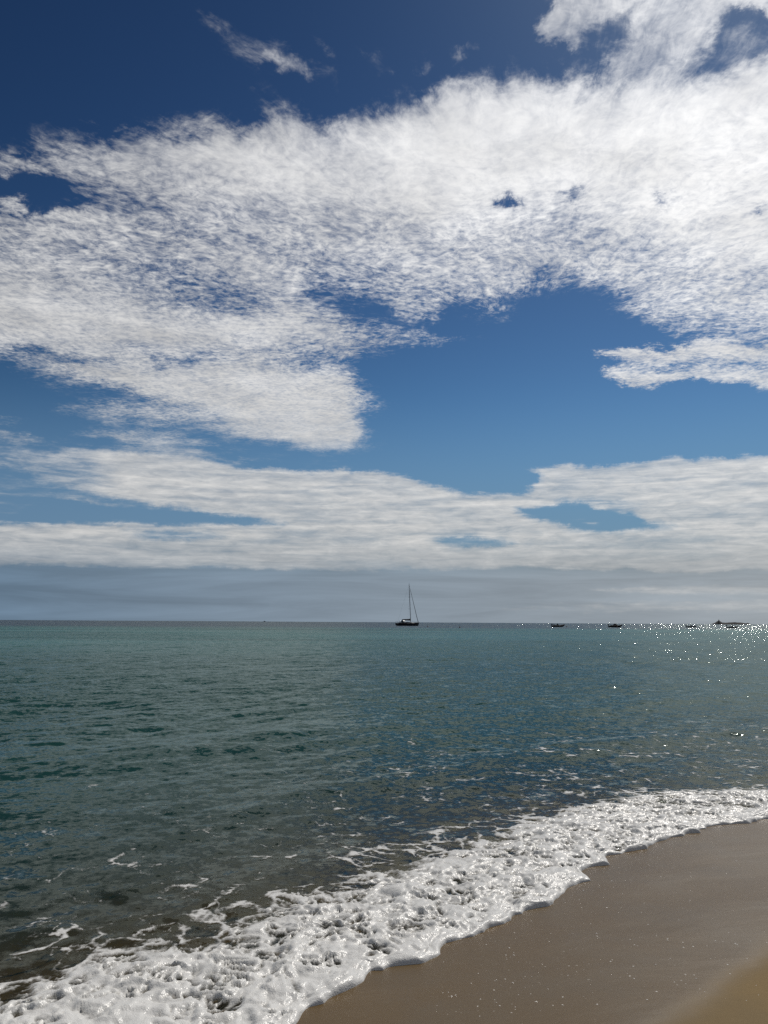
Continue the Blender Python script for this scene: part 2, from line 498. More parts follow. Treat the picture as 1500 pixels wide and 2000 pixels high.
# ------------------------------------------------------------------ the beach: one sheet, running out under the sea
def beach_material():
    m, t = new_mat('sand')
    pos = t.n('ShaderNodeNewGeometry').outputs['Position']
    wet = t.n('ShaderNodeAttribute', attribute_name='wet').outputs['Fac']
    gr = t.noise(pos, 420.0, 2, 0.7)
    spk = t.noise(pos, 900.0, 1, 0.5)
    bl = t.noise(pos, 2.2, 5, 0.6)
    flow = t.noise(t.v('MULTIPLY', pos, (0.8, 1.5, 1)), 1.6, 4, 0.5, 0.5)
    dry = t.mixc(t.lin(gr, 0.3, 0.7), (0.14, 0.098, 0.046, 1), (0.24, 0.172, 0.086, 1))
    damp = t.mixc(t.lin(gr, 0.3, 0.7), (0.067, 0.041, 0.014, 1), (0.112, 0.072, 0.026, 1))
    damp = t.mixc(t.lin(flow, 0.3, 0.72), damp, t.v('MULTIPLY', damp, (1.3, 1.3, 1.3)))
    col = t.mixc(wet, dry, damp)
    col = t.mixc(t.ss(bl, 0.35, 0.7, 0, 0.25), col, (0.10, 0.085, 0.062, 1))
    b1 = t.n('ShaderNodeBump', {'Strength': 0.22, 'Distance': 0.003, 'Height': gr}).outputs[0]
    b2 = t.n('ShaderNodeBump', {'Strength': 0.30, 'Distance': 0.03, 'Height': flow, 'Normal': b1}).outputs[0]
    p = t.n('ShaderNodeBsdfPrincipled', {'Base Color': col, 'Roughness': t.m('MULTIPLY_ADD', wet, t.lin(flow, 0.3, 0.7, -0.46, -0.62), 0.9),
                                         'IOR': 1.33, 'Specular IOR Level': t.m('MULTIPLY_ADD', wet, 0.14, 0.2), 'Normal': b2})
    finish(t, p.outputs[0])
    return m


def build_beach():
    th = np.radians(np.concatenate([np.arange(-180, -40, 3.0), np.arange(-40, 40, 0.16), np.arange(40, 180.1, 3.0)]))
    r = np.concatenate([np.geomspace(0.15, 2.5, 24)[:-1], np.geomspace(2.5, 14, 330)[:-1], np.geomspace(14, 13000, 110)])
    T, D = np.meshgrid(th, r)
    X, Y = D * np.sin(T), D * np.cos(T)
    Z = sand_z(X, Y)
    # wet up to the reach of the last waves
    s, n = to_sn(X, Y)
    a, b = to_sn(*ground(1262, 2000, 0.18)), to_sn(*ground(1500, 1838, 0.18))
    lim = np.interp(s, [-3, a[0], b[0], b[0] + 4], [a[1], a[1], b[1], b[1] + 0.2])
    wet = sstep(-0.16, 0.16, n - lim + 0.10 * fbm(X * 2.2, Y * 2.2, 4, 21))
    o = grid_mesh('beach', X, Y, Z, {'wet': wet}, mat=beach_material())
    o['kind'] = 'structure'
    o['label'] = 'brown wet sand beach sloping down into the sea'


# ------------------------------------------------------------------ the sea
def water_material():
    m, t = new_mat('sea_water')
    geo = t.n('ShaderNodeNewGeometry')
    pos = geo.outputs['Position']
    depth = t.n('ShaderNodeAttribute', attribute_name='depth').outputs['Fac']
    rough = t.n('ShaderNodeAttribute', attribute_name='ruffle').outputs['Fac']
    # ripples too small for the mesh: tilt the normal
    flat = t.v('MULTIPLY', pos, (1, 1, 0))
    n1 = t.v('SUBTRACT', t.noise(flat, 2.6, 4, 0.62, out=1), (0.5, 0.5, 0.5))
    n1 = t.v('SCALE', n1, scale=t.ss(t.noise(flat, 0.5, 3, 0.6), 0.35, 0.65, 0.5, 1.45))
    n2 = t.v('SUBTRACT', t.noise(flat, 14.0, 3, 0.6, out=1), (0.5, 0.5, 0.5))
    tilt = t.v('ADD', t.v('SCALE', n1, scale=t.m('MULTIPLY', rough, 0.71)), t.v('SCALE', n2, scale=t.m('MULTIPLY_ADD', rough, 0.95, 0.08)))
    # of the small ripples one sees the sides that face one
    face = t.v('SCALE', geo.outputs['Incoming'], scale=t.m('MULTIPLY', rough, 0.20))
    tilt = t.v('MULTIPLY', t.v('ADD', tilt, face), (1, 1, 0))
    nrm = t.v('NORMALIZE', t.v('ADD', geo.outputs['Normal'], tilt))
    fr = t.n('ShaderNodeFresnel', {'IOR': 1.333, 'Normal': nrm}).outputs[0]
    # the colour of the water itself: turquoise over sand, darker over weed and far out
    dist = t.v('DOT_PRODUCT', pos, (float(EN[0]), float(EN[1]), 0.0))
    outer = t.v('DOT_PRODUCT', pos, (-0.2, 0.98, 0.0))
    patch = t.noise(t.v('MULTIPLY', pos, (0.010, 0.030, 0)), 1.0, 4, 0.55, 0.4)
    sandy = t.mixc(t.lin(patch, 0.36, 0.62), (0.015, 0.054, 0.048, 1), (0.034, 0.118, 0.116, 1))
    body = t.mixc(t.ss(dist, 2.5, 9.0), (0.017, 0.034, 0.024, 1), (0.011, 0.044, 0.037, 1))
    body = t.mixc(t.ss(dist, 14.0, 70.0), body, sandy)
    body = t.mixc(t.ss(t.m('ADD', outer, t.m('MULTIPLY', t.m('SUBTRACT', patch, 0.5), 220.0)), 190.0, 300.0), body, (0.030, 0.042, 0.062, 1))
    opac = t.m('SUBTRACT', 1.0, t.m('EXPONENT', t.m('MULTIPLY', depth, -3.6)))
    clear = t.n('ShaderNodeBsdfTransparent', {0: t.mixc(t.m('MINIMUM', t.m('MULTIPLY', depth, 2.2), 1.0), (0.80, 0.80, 0.74, 1), (0.46, 0.56, 0.46, 1))}).outputs[0]
    diff = t.n('ShaderNodeBsdfDiffuse', {0: body}).outputs[0]
    under = t.n('ShaderNodeMixShader', {0: opac, 1: clear, 2: diff}).outputs[0]
    gl = t.n('ShaderNodeBsdfGlossy', {0: (0.74, 0.81, 0.76, 1), 'Roughness': t.m('MULTIPLY_ADD', rough, 0.05, 0.05), 'Normal': nrm}).outputs[0]
    finish(t, t.n('ShaderNodeMixShader', {0: fr, 1: under, 2: gl}).outputs[0])
    return m


rng = np.random.default_rng(7)
NW = 110
W_LEN = np.geomspace(0.16, 9.0, NW) * rng.uniform(0.94, 1.06, NW)
_main = math.atan2(-EN[1], -EN[0])
W_DIR = _main + 0.35 + rng.normal(0, 1, NW) * np.interp(np.log(W_LEN), [np.log(0.16), np.log(9)], [0.95, 0.35])
W_PH = rng.uniform(0, 2 * np.pi, NW)
W_AMP = 0.0190 * W_LEN / (2 * np.pi) * np.interp(np.log(W_LEN), np.log([0.16, 0.5, 1.2, 2.5, 9.0]), [1.15, 1.15, 0.62, 0.40, 0.24])


def wave_z(x, y, cell):
    out = np.zeros_like(x)
    env = np.clip(0.9 + 1.3 * fbm(x * 0.55, y * 0.55, 3, 61), 0.4, 1.7)      # ripples come in groups
    for L, d, ph, a in zip(W_LEN, W_DIR, W_PH, W_AMP):
        k = 2 * np.pi / L
        sel = cell < L / 2.2
        w = sstep(2.2, 4.5, L / cell[sel])
        arg = k * (x[sel] * math.cos(d) + y[sel] * math.sin(d)) + ph
        sn = np.sin(arg)
        out[sel] += a * w * (env[sel] if L < 1.3 else 1.0) * (sn + 0.22 * np.cos(2 * arg))
    return out


def water_z(x, y, cell):
    s, n = to_sn(x, y)
    sz = sand_z(x, y)
    gust = 0.85 + 0.5 * fbm(x * 0.03, y * 0.09, 3, 31)
    amp = np.interp(n, [0.0, 0.8, 3, 7, 15, 60], [0.0, 0.30, 0.70, 0.9, 1.0, 1.0]) * gust
    z = wave_z(x, y, cell) * amp
    # low remains of the last waves running in
    z = z + 0.05 * np.exp(-((n - 3.4 - 0.5 * np.sin(s * 0.35) - 0.5 * perlin(s * 0.3, s * 0, 33)) / 0.5) ** 2) * (0.4 + 0.8 * sstep(2, 9, s))
    z = z + 0.05 * np.exp(-((n - 6.6 - 0.7 * np.sin(s * 0.2 + 1)) / 0.8) ** 2)
    t = n - front(s) - 0.07
    film = np.where(t > 0, 0.012 * (1 - np.exp(-np.maximum(t, 0) / 0.12)), np.maximum(t * 1.2, -0.4))
    thin = sz + film
    h = np.clip(0.5 + (z - thin) / 0.05, 0, 1)                    # soft maximum of sea level and running film
    zz = np.where(n < 8, thin * (1 - h) + z * h + 0.0125 * h * (1 - h) * 2, z)
    return np.where(t < 0, np.minimum(zz, sz + film), zz), sz


def build_sea():
    th = np.radians(np.concatenate([np.arange(-85, -36, 0.5), np.arange(-36, 36, 0.055), np.arange(36, 85.1, 0.5)]))
    r = np.concatenate([np.geomspace(2.0, 300, 1150)[:-1], np.geomspace(300, 12500, 300)])
    T, D = np.meshgrid(th, r)
    X, Y = D * np.sin(T), D * np.cos(T)
    cell = np.maximum(D * 0.0044, 0.012)
    cell = np.where(np.abs(T) > R(36.5), D * 0.012, cell)
    cell = np.where(D > 300, D * 0.0125, cell)
    Z, SZ = water_z(X, Y, cell)
    tt = swash(X, Y)
    s, n = to_sn(X, Y)
    ruf = np.interp(D, [3, 6, 13, 28, 60, 200, 320, 12000], [0.20, 0.32, 0.56, 0.64, 0.82, 0.92, 1.06, 1.06]) * (1 + 0.35 * fbm(X * 0.02, Y * 0.07, 3, 41))
    far = tt > -0.15
    keep = far[:-1, :-1] & far[1:, 1:] & far[1:, :-1] & far[:-1, 1:]
    o = grid_mesh('sea', X, Y, Z, {'depth': np.maximum(Z - SZ, 0), 'ruffle': ruf}, keep=keep, mat=water_material())
    o['kind'] = 'structure'
    o['label'] = 'calm rippled turquoise and grey sea reaching the horizon'


# ------------------------------------------------------------------ the foam of the spent wave
def foam_material():
    m, t = new_mat('foam')
    geo = t.n('ShaderNodeNewGeometry')
    pos = geo.outputs['Position']
    den = t.n('ShaderNodeAttribute', attribute_name='froth').outputs['Fac']
    fine = t.noise(pos, 45.0, 3, 0.5)
    bub = t.n('ShaderNodeTexVoronoi', {'Vector': pos, 'Scale': 130.0}, feature='F1').outputs['Distance']
    a = t.ss(t.m('ADD', den, t.m('MULTIPLY', t.m('SUBTRACT', fine, 0.5), 0.6)), 0.10, 0.85)
    b = t.n('ShaderNodeBump', {'Strength': 0.35, 'Distance': 0.006, 'Height': t.m('ADD', fine, t.m('MULTIPLY', bub, -0.6))}).outputs[0]
    p = t.n('ShaderNodeBsdfPrincipled', {'Base Color': (0.80, 0.80, 0.78, 1), 'Roughness': 0.30, 'IOR': 1.33, 'Normal': b}).outputs[0]
    tr = t.n('ShaderNodeBsdfTranslucent', {0: (0.8, 0.8, 0.78, 1), 'Normal': b}).outputs[0]
    body = t.n('ShaderNodeMixShader', {0: 0.22, 1: p, 2: tr}).outputs[0]
    clear = t.n('ShaderNodeBsdfTransparent').outputs[0]
    finish(t, t.n('ShaderNodeMixShader', {0: a, 1: clear, 2: body}).outputs[0])
    return m


def build_foam():
    s1 = np.arange(-5.0, 12.0, 0.0105)
    t1 = np.concatenate([np.arange(0, 0.12, 0.004), np.arange(0.12, 2.2, 0.009), np.arange(2.2, 7.5, 0.022)])
    S, Tt = np.meshgrid(s1, t1)
    N = front(S) + Tt
    X, Y = from_sn(S, N)
    W = np.maximum(rear(S) - front(S), 0.35)
    q = Tt / W                                                      # 0 at the front, 1 at the rear of the foam
    wx = X + 0.17 * fbm(X * 3.0, Y * 3.0, 5, 51, 0.6)
    wy = Y + 0.17 * fbm(X * 3.0 + 9, Y * 3.0, 5, 52, 0.6)
    big = fbm(X * 1.3, Y * 1.3, 4, 53)
    mid = fbm(wx * 3.4, wy * 3.4, 4, 54)
    fin = fbm(wx * 17.0, wy * 17.0, 3, 58)
    f1, f2 = worley(wx * 4.6, wy * 4.6, 55)
    g1, g2 = worley(wx * 15, wy * 15, 56)
    edge = np.minimum((f2 - f1) / 0.55, 0.22 + (g2 - g1) / 0.6)     # 0 on the walls between the cells of open water
    cov = np.interp(q, [0, 0.05, 0.3, 0.75, 0.95, 1.08, 1.5, 2.4, 4.0], [1.0, 0.80, 0.66, 0.64, 0.55, 0.30, 0.17, 0.08, 0.0])
    out = np.interp(N, [0, 4, 5.5, 7], [1, 1, 0.6, 0.0])
    right = sstep(1.0, 5.0, S)
    cov = np.where(q > 1.0, np.maximum(cov, (0.06 + 0.09 * right) * sstep(7.5, 3.0, N)), cov) * np.where(q > 1.1, out, 1)
    inner = sstep(0.0, 0.05, q)
    cov = cov + (0.34 * big + 0.46 * mid + 0.24 * fin) * inner * np.where(q > 1, 0.85, 1)
    den = sstep(0.0, 0.85, cov * 1.38 - edge * 0.62 - 0.02)
    lace = sstep(0.02, 0.45, cov * 1.25 - edge * 0.70 - 0.04)
    w_out = sstep(0.95, 1.15, q)
    den = den * (1 - w_out) + lace * w_out
    den *= sstep(7.4, 6.0, Tt) * (1 - 0.15 * sstep(0.9, 1.3, q))
    h1, h2 = worley(wx * 8.5, wy * 8.5, 62)
    k1, k2 = worley(wx * 19, wy * 19, 63)
    puff = 0.026 * (1 - np.minimum(h1, 1) ** 2) + 0.012 * (1 - np.minimum(k1, 1) ** 2) + 0.022 * np.abs(perlin(wx * 3.2, wy * 3.2, 57)) * 1.6 + 0.010 * mid
    hgt = den * (0.003 + np.clip(puff - 0.012, -0.004, 0.10) * 1.15 * sstep(1.25, 0.65, q) * (0.70 + 0.30 * sstep(0.0, 0.30, Tt)))
    hgt *= 1 - np.exp(-Tt / 0.015)
    cell = np.full(X.shape, 0.03)
    WZ, SZ = water_z(X, Y, cell)
    Z = np.maximum(WZ, SZ) + hgt + 0.003 - 0.004 * (Tt < 0.003)
    k = den > 0.03
    keep = k[:-1, :-1] | k[1:, 1:] | k[1:, :-1] | k[:-1, 1:]
    o = grid_mesh('sea_foam', X, Y, Z, {'froth': den}, keep=keep, mat=foam_material())
    o['kind'] = 'stuff'
    o['label'] = 'white bubbly foam of a spent wave along the water\'s edge'
    o['category'] = 'foam'



# ------------------------------------------------------------------ objects afloat
class MB:
    """collects shapes, links them as ONE mesh object"""

    def __init__(self):
        self.v, self.f = [], []

    def add(self, vs, fs):
        o = len(self.v)
        self.v += [tuple(p) for p in vs]
        self.f += [tuple(i + o for i in f) for f in fs]
        return self

    def box(self, c, size, taper=1.0):
        x, y, z = (k / 2 for k in size)
        vs = [(c[0] + sx * x * (taper if sz > 0 else 1), c[1] + sy * y * (taper if sz > 0 else 1), c[2] + sz * z)
              for sz in (-1, 1) for sx, sy in ((-1, -1), (1, -1), (1, 1), (-1, 1))]
        return self.add(vs, [(3, 2, 1, 0), (4, 5, 6, 7), (0, 1, 5, 4), (1, 2, 6, 5), (2, 3, 7, 6), (3, 0, 4, 7)])

    def tube(self, pts, rad, seg=10, closed=False):
        pts = [Vector(p) for p in pts]
        rads = rad if isinstance(rad, (list, tuple)) else [rad] * len(pts)
        vs, fs, n = [], [], len(pts)
        for i, p in enumerate(pts):
            d = (pts[min(i + 1, n - 1)] - pts[max(i - 1, 0)]).normalized()
            up = Vector((0, 0, 1)) if abs(d.z) < 0.9 else Vector((1, 0, 0))
            a = d.cross(up).normalized()
            b = a.cross(d)
            for k in range(seg):
                w = 2 * math.pi * k / seg
                vs.append(p + (a * math.cos(w) + b * math.sin(w)) * rads[i])
        for i in range(n - 1):
            for k in range(seg):
                k2 = (k + 1) % seg
                fs.append((i * seg + k, i * seg + k2, (i + 1) * seg + k2, (i + 1) * seg + k))
        fs.append(tuple(range(seg))[::-1])
        fs.append(tuple((n - 1) * seg + k for k in range(seg)))
        return self.add(vs, fs)

    def loft(self, rings, cap=True):
        m, vs, fs = len(rings[0]), [], []
        for r in rings:
            vs += r
        for i in range(len(rings) - 1):
            for k in range(m):
                k2 = (k + 1) % m
                fs.append((i * m + k, i * m + k2, (i + 1) * m + k2, (i + 1) * m + k))
        if cap:
            fs.append(tuple(range(m))[::-1])
            fs.append(tuple((len(rings) - 1) * m + k for k in range(m)))
        return self.add(vs, fs)

    def ball(self, c, r, sz=1.0, seg=16, rings=10):
        rr = []
        for i in range(rings + 1):
            a = -math.pi / 2 + math.pi * i / rings
            q = max(math.cos(a), 0.02) * r
            rr.append([(c[0] + q * math.cos(2 * math.pi * k / seg), c[1] + q * math.sin(2 * math.pi * k / seg), c[2] + r * sz * math.sin(a))
                       for k in range(seg)])
        return self.loft(rr)

    def build(self, name, mat, parent=None, smooth=True, label=None):
        me = bpy.data.meshes.new(name)
        me.from_pydata(self.v, [], self.f)
        me.update()
        import bmesh
        bm = bmesh.new()
        bm.from_mesh(me)
        bmesh.ops.recalc_face_normals(bm, faces=bm.faces)
        bm.to_mesh(me)
        bm.free()
        me.materials.append(mat)
        if smooth:
            me.polygons.foreach_set('use_smooth', [True] * len(me.polygons))
            me.set_sharp_from_angle(angle=R(35))
        o = bpy.data.objects.new(name, me)
        C.objects.link(o)
        o.parent = parent
        if label:
            o['label'] = label
        return o


def paint(name, col, rough=0.4, metal=0.0, var=0.12):
    m, t = new_mat(name)
    pos = t.n('ShaderNodeTexCoord').outputs['Object']
    n = t.noise(pos, 3.0, 4, 0.6)
    c = t.v('SCALE', col[:3], scale=t.lin(n, 0.3, 0.7, 1 - var, 1 + var))
    p = t.n('ShaderNodeBsdfPrincipled', {'Base Color': c, 'Roughness': t.lin(n, 0.3, 0.7, rough * 0.85, rough * 1.15), 'Metallic': metal})
    finish(t, p.outputs[0])
    return m


NAVY = paint('navy_gelcoat', (0.005, 0.006, 0.011), 0.75)
WHITE = paint('white_gelcoat', (0.75, 0.75, 0.73), 0.35, var=0.04)
CANVAS = paint('dark_canvas', (0.012, 0.013, 0.020), 0.9)
ALU = paint('dull_mast_metal', (0.10, 0.10, 0.11), 0.5, 0.6)
STEEL = paint('steel_wire', (0.25, 0.25, 0.26), 0.4, 0.9)
SMOKED = paint('smoked_pane', (0.008, 0.009, 0.010), 0.5)
RUBBER = paint('grey_inflated_fabric', (0.009, 0.009, 0.011), 0.85)
BLACK = paint('black_plastic', (0.006, 0.006, 0.007), 0.8)
TEAK = paint('teak', (0.16, 0.10, 0.055), 0.7)
ORANGE = paint('weathered_orange', (0.20, 0.055, 0.018), 0.6)
ROCK = paint('island_rock', (0.014, 0.015, 0.018), 1.0, var=0.25)


def empty(name, loc, rz, label, cat, group=None):
    o = bpy.data.objects.new(name, None)
    C.objects.link(o)
    o.empty_display_size = 0.3
    o.location = loc
    o.rotation_euler = (0, 0, rz)
    o['label'], o['category'] = label, cat
    if group:
        o['group'] = group
    return o


def at(px, dist):
    """a place on the sea in the direction of a photo column, at a distance"""
    d = ray(px, 1222)
    h = math.hypot(d.x, d.y)
    return d.x / h * dist, d.y / h * dist, 0.0


def hull_rings(stations):
    """stations: x, half breadth, deck height, keel height, flare 0..1"""
    rings = []
    for x, b, zd, zk, fl in stations:
        prof = [(1.0, 1.0), (0.98 - 0.10 * fl, 0.66), (0.86 - 0.22 * fl, 0.36), (0.52 - 0.2 * fl, 0.12), (0.0, 0.0)]
        half = [(b * w, zk + (zd - zk) * h) for w, h in prof]
        rings.append([(x, y, z) for y, z in half] + [(x, -y, z) for y, z in half[-2::-1]])
    return rings


def sailing_yacht():
    x, y, z = at(796.5, 390)
    rt = empty('sailing_yacht', (x, y, z), R(40) - math.atan2(x, y), 'dark blue sailing yacht at anchor with bare mast and furled sails', 'sailing boat')
    st = [(-6.6, 1.55, 1.22, 0.10, 0.0), (-6.0, 1.70, 1.22, -0.25, 0.0), (-3.5, 1.98, 1.20, -0.45, 0.0), (0.0, 2.05, 1.25, -0.55, 0.1),
          (3.0, 1.70, 1.36, -0.50, 0.3), (5.2, 0.95, 1.50, -0.35, 0.6), (6.5, 0.34, 1.60, -0.05, 0.9), (6.95, 0.05, 1.64, 0.55, 1.0)]
    hull = MB().loft(hull_rings(st)).build('hull', NAVY, rt)
    rail = MB()
    for sd in (-1, 1):
        rail.tube([(a[0], sd * (a[1] - 0.02), a[2] + 0.03) for a in st], 0.045, 6)
    rail.build('toe_rail', TEAK, hull)
    for sd in (-1, 1):
        for k in range(4):
            MB().box((-2.5 + k * 1.5, sd * (1.94 - 0.05 * abs(k - 1)), 0.82), (0.62, 0.10, 0.16)).build('hull_window', SMOKED, hull)
    MB().box((7.0, 0, 1.60), (0.9, 0.22, 0.12)).tube([(7.25, 0, 1.50), (7.05, 0, 1.15)], 0.06, 6).build('bow_roller', STEEL, rt)
    cab = MB().loft([[(-2.2, -1.2, 1.2), (-2.2, 1.2, 1.2), (-2.2, 1.02, 1.95), (-2.2, -1.02, 1.95)],
                     [(0.8, -1.15, 1.2), (0.8, 1.15, 1.2), (0.8, 0.95, 1.88), (0.8, -0.95, 1.88)],
                     [(3.0, -0.8, 1.3), (3.0, 0.8, 1.3), (2.8, 0.55, 1.62), (2.8, -0.55, 1.62)],
                     [(3.9, -0.4, 1.35), (3.9, 0.4, 1.35), (3.8, 0.3, 1.44), (3.8, -0.3, 1.44)]]).build('coachroof', WHITE, rt)
    for sd in (-1, 1):
        w = MB()
        w.loft([[(-1.8, sd * 1.15, 1.45), (-1.8, sd * 1.08, 1.78), (-1.8, sd * 1.13, 1.78), (-1.8, sd * 1.19, 1.45)],
                [(1.6, sd * 1.03, 1.45), (1.5, sd * 0.88, 1.70), (1.5, sd * 0.93, 1.70), (1.6, sd * 1.08, 1.45)]])
        w.build('cabin_window', SMOKED, cab)
    # spray hood over the companionway and awning over the cockpit
    rg = []
    for xx, h, b in ((-3.4, 2.62, 1.25), (-2.9, 2.68, 1.28), (-2.3, 2.50, 1.22), (-1.7, 1.98, 1.1)):
        rg.append([(xx, b * math.cos(a), 1.2 + (h - 1.2) * math.sin(a) ** 0.6) for a in np.linspace(0, math.pi, 13)]
                  + [(xx, (b - 0.06) * math.cos(a), 1.2 + (h - 1.28) * math.sin(a) ** 0.6) for a in np.linspace(math.pi, 0, 13)])
    hood = MB().loft(rg).build('spray_hood', WHITE, rt)
    MB().box((-1.88, 0, 2.08), (0.10, 1.3, 0.26)).build('hood_window', SMOKED, hood)
    MB().box((-3.2, 1.45, 1.42), (2.6, 0.35, 0.36)).box((-3.2, -1.45, 1.42), (2.6, 0.35, 0.36)).build('cockpit_coaming', NAVY, rt)
    MB().tube([(-4.9, 0, 1.2), (-4.9, 0, 2.05)], 0.11).tube([(-4.9 + 0.02 * math.cos(a), 0.5 * math.cos(a), 1.95 + 0.5 * math.sin(a)) for a in np.linspace(0, 2 * math.pi, 25)], 0.03, 6).build('steering_wheel', STEEL, rt)
    # mast, raked aft
    mb, mt = Vector((1.8, 0, 1.3)), Vector((0.75, 0, 20.2))
    mast = MB().tube([mb, mb.lerp(mt, 0.8), mt], [0.15, 0.14, 0.09], 10).build('mast', ALU, rt)
    for f in (0.36, 0.66):
        p = mb.lerp(mt, f)
        MB().tube([p + Vector((-0.3, -1.05 + 0.4 * f, 0.05)), p, p + Vector((-0.3, 1.05 - 0.4 * f, 0.05))], 0.04, 6).build('spreader', ALU, mast)
    MB().tube([mt, mt + Vector((0, 0, 0.75))], 0.018, 5).box(mt + Vector((0.1, 0, 0.18)), (0.35, 0.05, 0.08)).build('masthead_aerial', STEEL, mast)
    boom = MB().tube([(1.6, 0, 2.55), (-3.75, 0, 2.75)], 0.10, 8).build('boom', ALU, rt)
    sec = []
    for xx, h, b in ((-3.7, 0.10, 0.10), (-3.2, 0.34, 0.16), (-1.5, 0.46, 0.20), (0.4, 0.58, 0.22), (1.35, 0.78, 0.20), (1.58, 0.80, 0.12)):
        zb = 2.68 - 0.037 * (xx - 1.6)
        sec.append([(xx, b * math.cos(a), zb + h / 2 + h / 2 * math.sin(a)) for a in np.linspace(0, 2 * math.pi, 12, endpoint=False)])
    MB().loft(sec).build('sail_cover', CANVAS, boom)
    tk = Vector((6.55, 0, 1.7))
    hd = mb.lerp(mt, 0.985)
    MB().tube([tk, tk + Vector((0, 0, 0.35)), tk.lerp(hd, 0.08), tk.lerp(hd, 0.5), tk.lerp(hd, 0.86), tk.lerp(hd, 0.90), hd],
              [0.05, 0.12, 0.13, 0.10, 0.07, 0.03, 0.025], 8).build('furled_jib', CANVAS, rt)
    MB().tube([mt, (-6.45, 0, 1.25)], 0.012, 5).build('backstay', STEEL, rt)
    for sd in (-1, 1):
        w = MB()
        for f, f2 in ((0.97, 0.66), (0.66, 0.36)):
            a, b = mb.lerp(mt, f), mb.lerp(mt, f2)
            w.tube([a, b + Vector((-0.3, sd * (1.05 - 0.4 * f2), 0.05))], 0.012, 5)
        b = mb.lerp(mt, 0.36)
        w.tube([b + Vector((-0.3, sd * 0.9, 0.05)), (1.4, sd * 1.85, 1.3)], 0.012, 5)
        w.build('shroud', STEEL, mast)
    for nm, xs in (('pulpit', (5.2, 6.75)), ('pushpit', (-6.45, -4.9))):
        g = MB()
        fr, bk = xs
        for sd in (-1, 1):
            bb = 0.9 if nm == 'pulpit' else 1.62
            b2 = 0.25 if nm == 'pulpit' else 1.5
            a, c = ((fr, sd * bb), (bk, sd * b2)) if nm == 'pulpit' else ((bk, sd * 1.75), (fr, sd * b2))
            g.tube([(a[0], a[1], 1.35), (a[0], a[1], 2.05), (c[0], c[1], 2.15), (c[0], 0, 2.15)], 0.02, 6)
            g.tube([(c[0], c[1], 1.35), (c[0], c[1], 2.15)], 0.02, 6)
        g.build(nm, STEEL, rt)
    g = MB()
    for sd in (-1, 1):
        pts = []
        for xx in (-4.9, -2.8, -0.7, 1.4, 3.4, 5.2):
            b = np.interp(xx, [q[0] for q in st], [q[1] for q in st]) - 0.05
            zz = np.interp(xx, [q[0] for q in st], [q[2] for q in st])
            g.tube([(xx, sd * b, zz), (xx, sd * b, zz + 0.65)], 0.014, 5)
            pts.append((xx, sd * b, zz + 0.64))
        g.tube(pts, 0.008, 5)
    g.build('guard_rail', STEEL, rt)


def outboard(rt, x, s=1.0):
    m = MB().loft([[(x - 0.32 * s, -0.2 * s, 0.95 * s), (x - 0.32 * s, 0.2 * s, 0.95 * s), (x + 0.22 * s, 0.2 * s, 1.0 * s), (x + 0.22 * s, -0.2 * s, 1.0 * s)],
                   [(x - 0.36 * s, -0.22 * s, 1.2 * s), (x - 0.36 * s, 0.22 * s, 1.2 * s), (x + 0.26 * s, 0.22 * s, 1.25 * s), (x + 0.26 * s, -0.22 * s, 1.25 * s)],
                   [(x - 0.22 * s, -0.15 * s, 1.45 * s), (x - 0.22 * s, 0.15 * s, 1.45 * s), (x + 0.2 * s, 0.15 * s, 1.42 * s), (x + 0.2 * s, -0.15 * s, 1.42 * s)]])
    m.box((x - 0.05 * s, 0, 0.4 * s), (0.24 * s, 0.16 * s, 1.15 * s))
    m.build('outboard_motor', BLACK, rt)


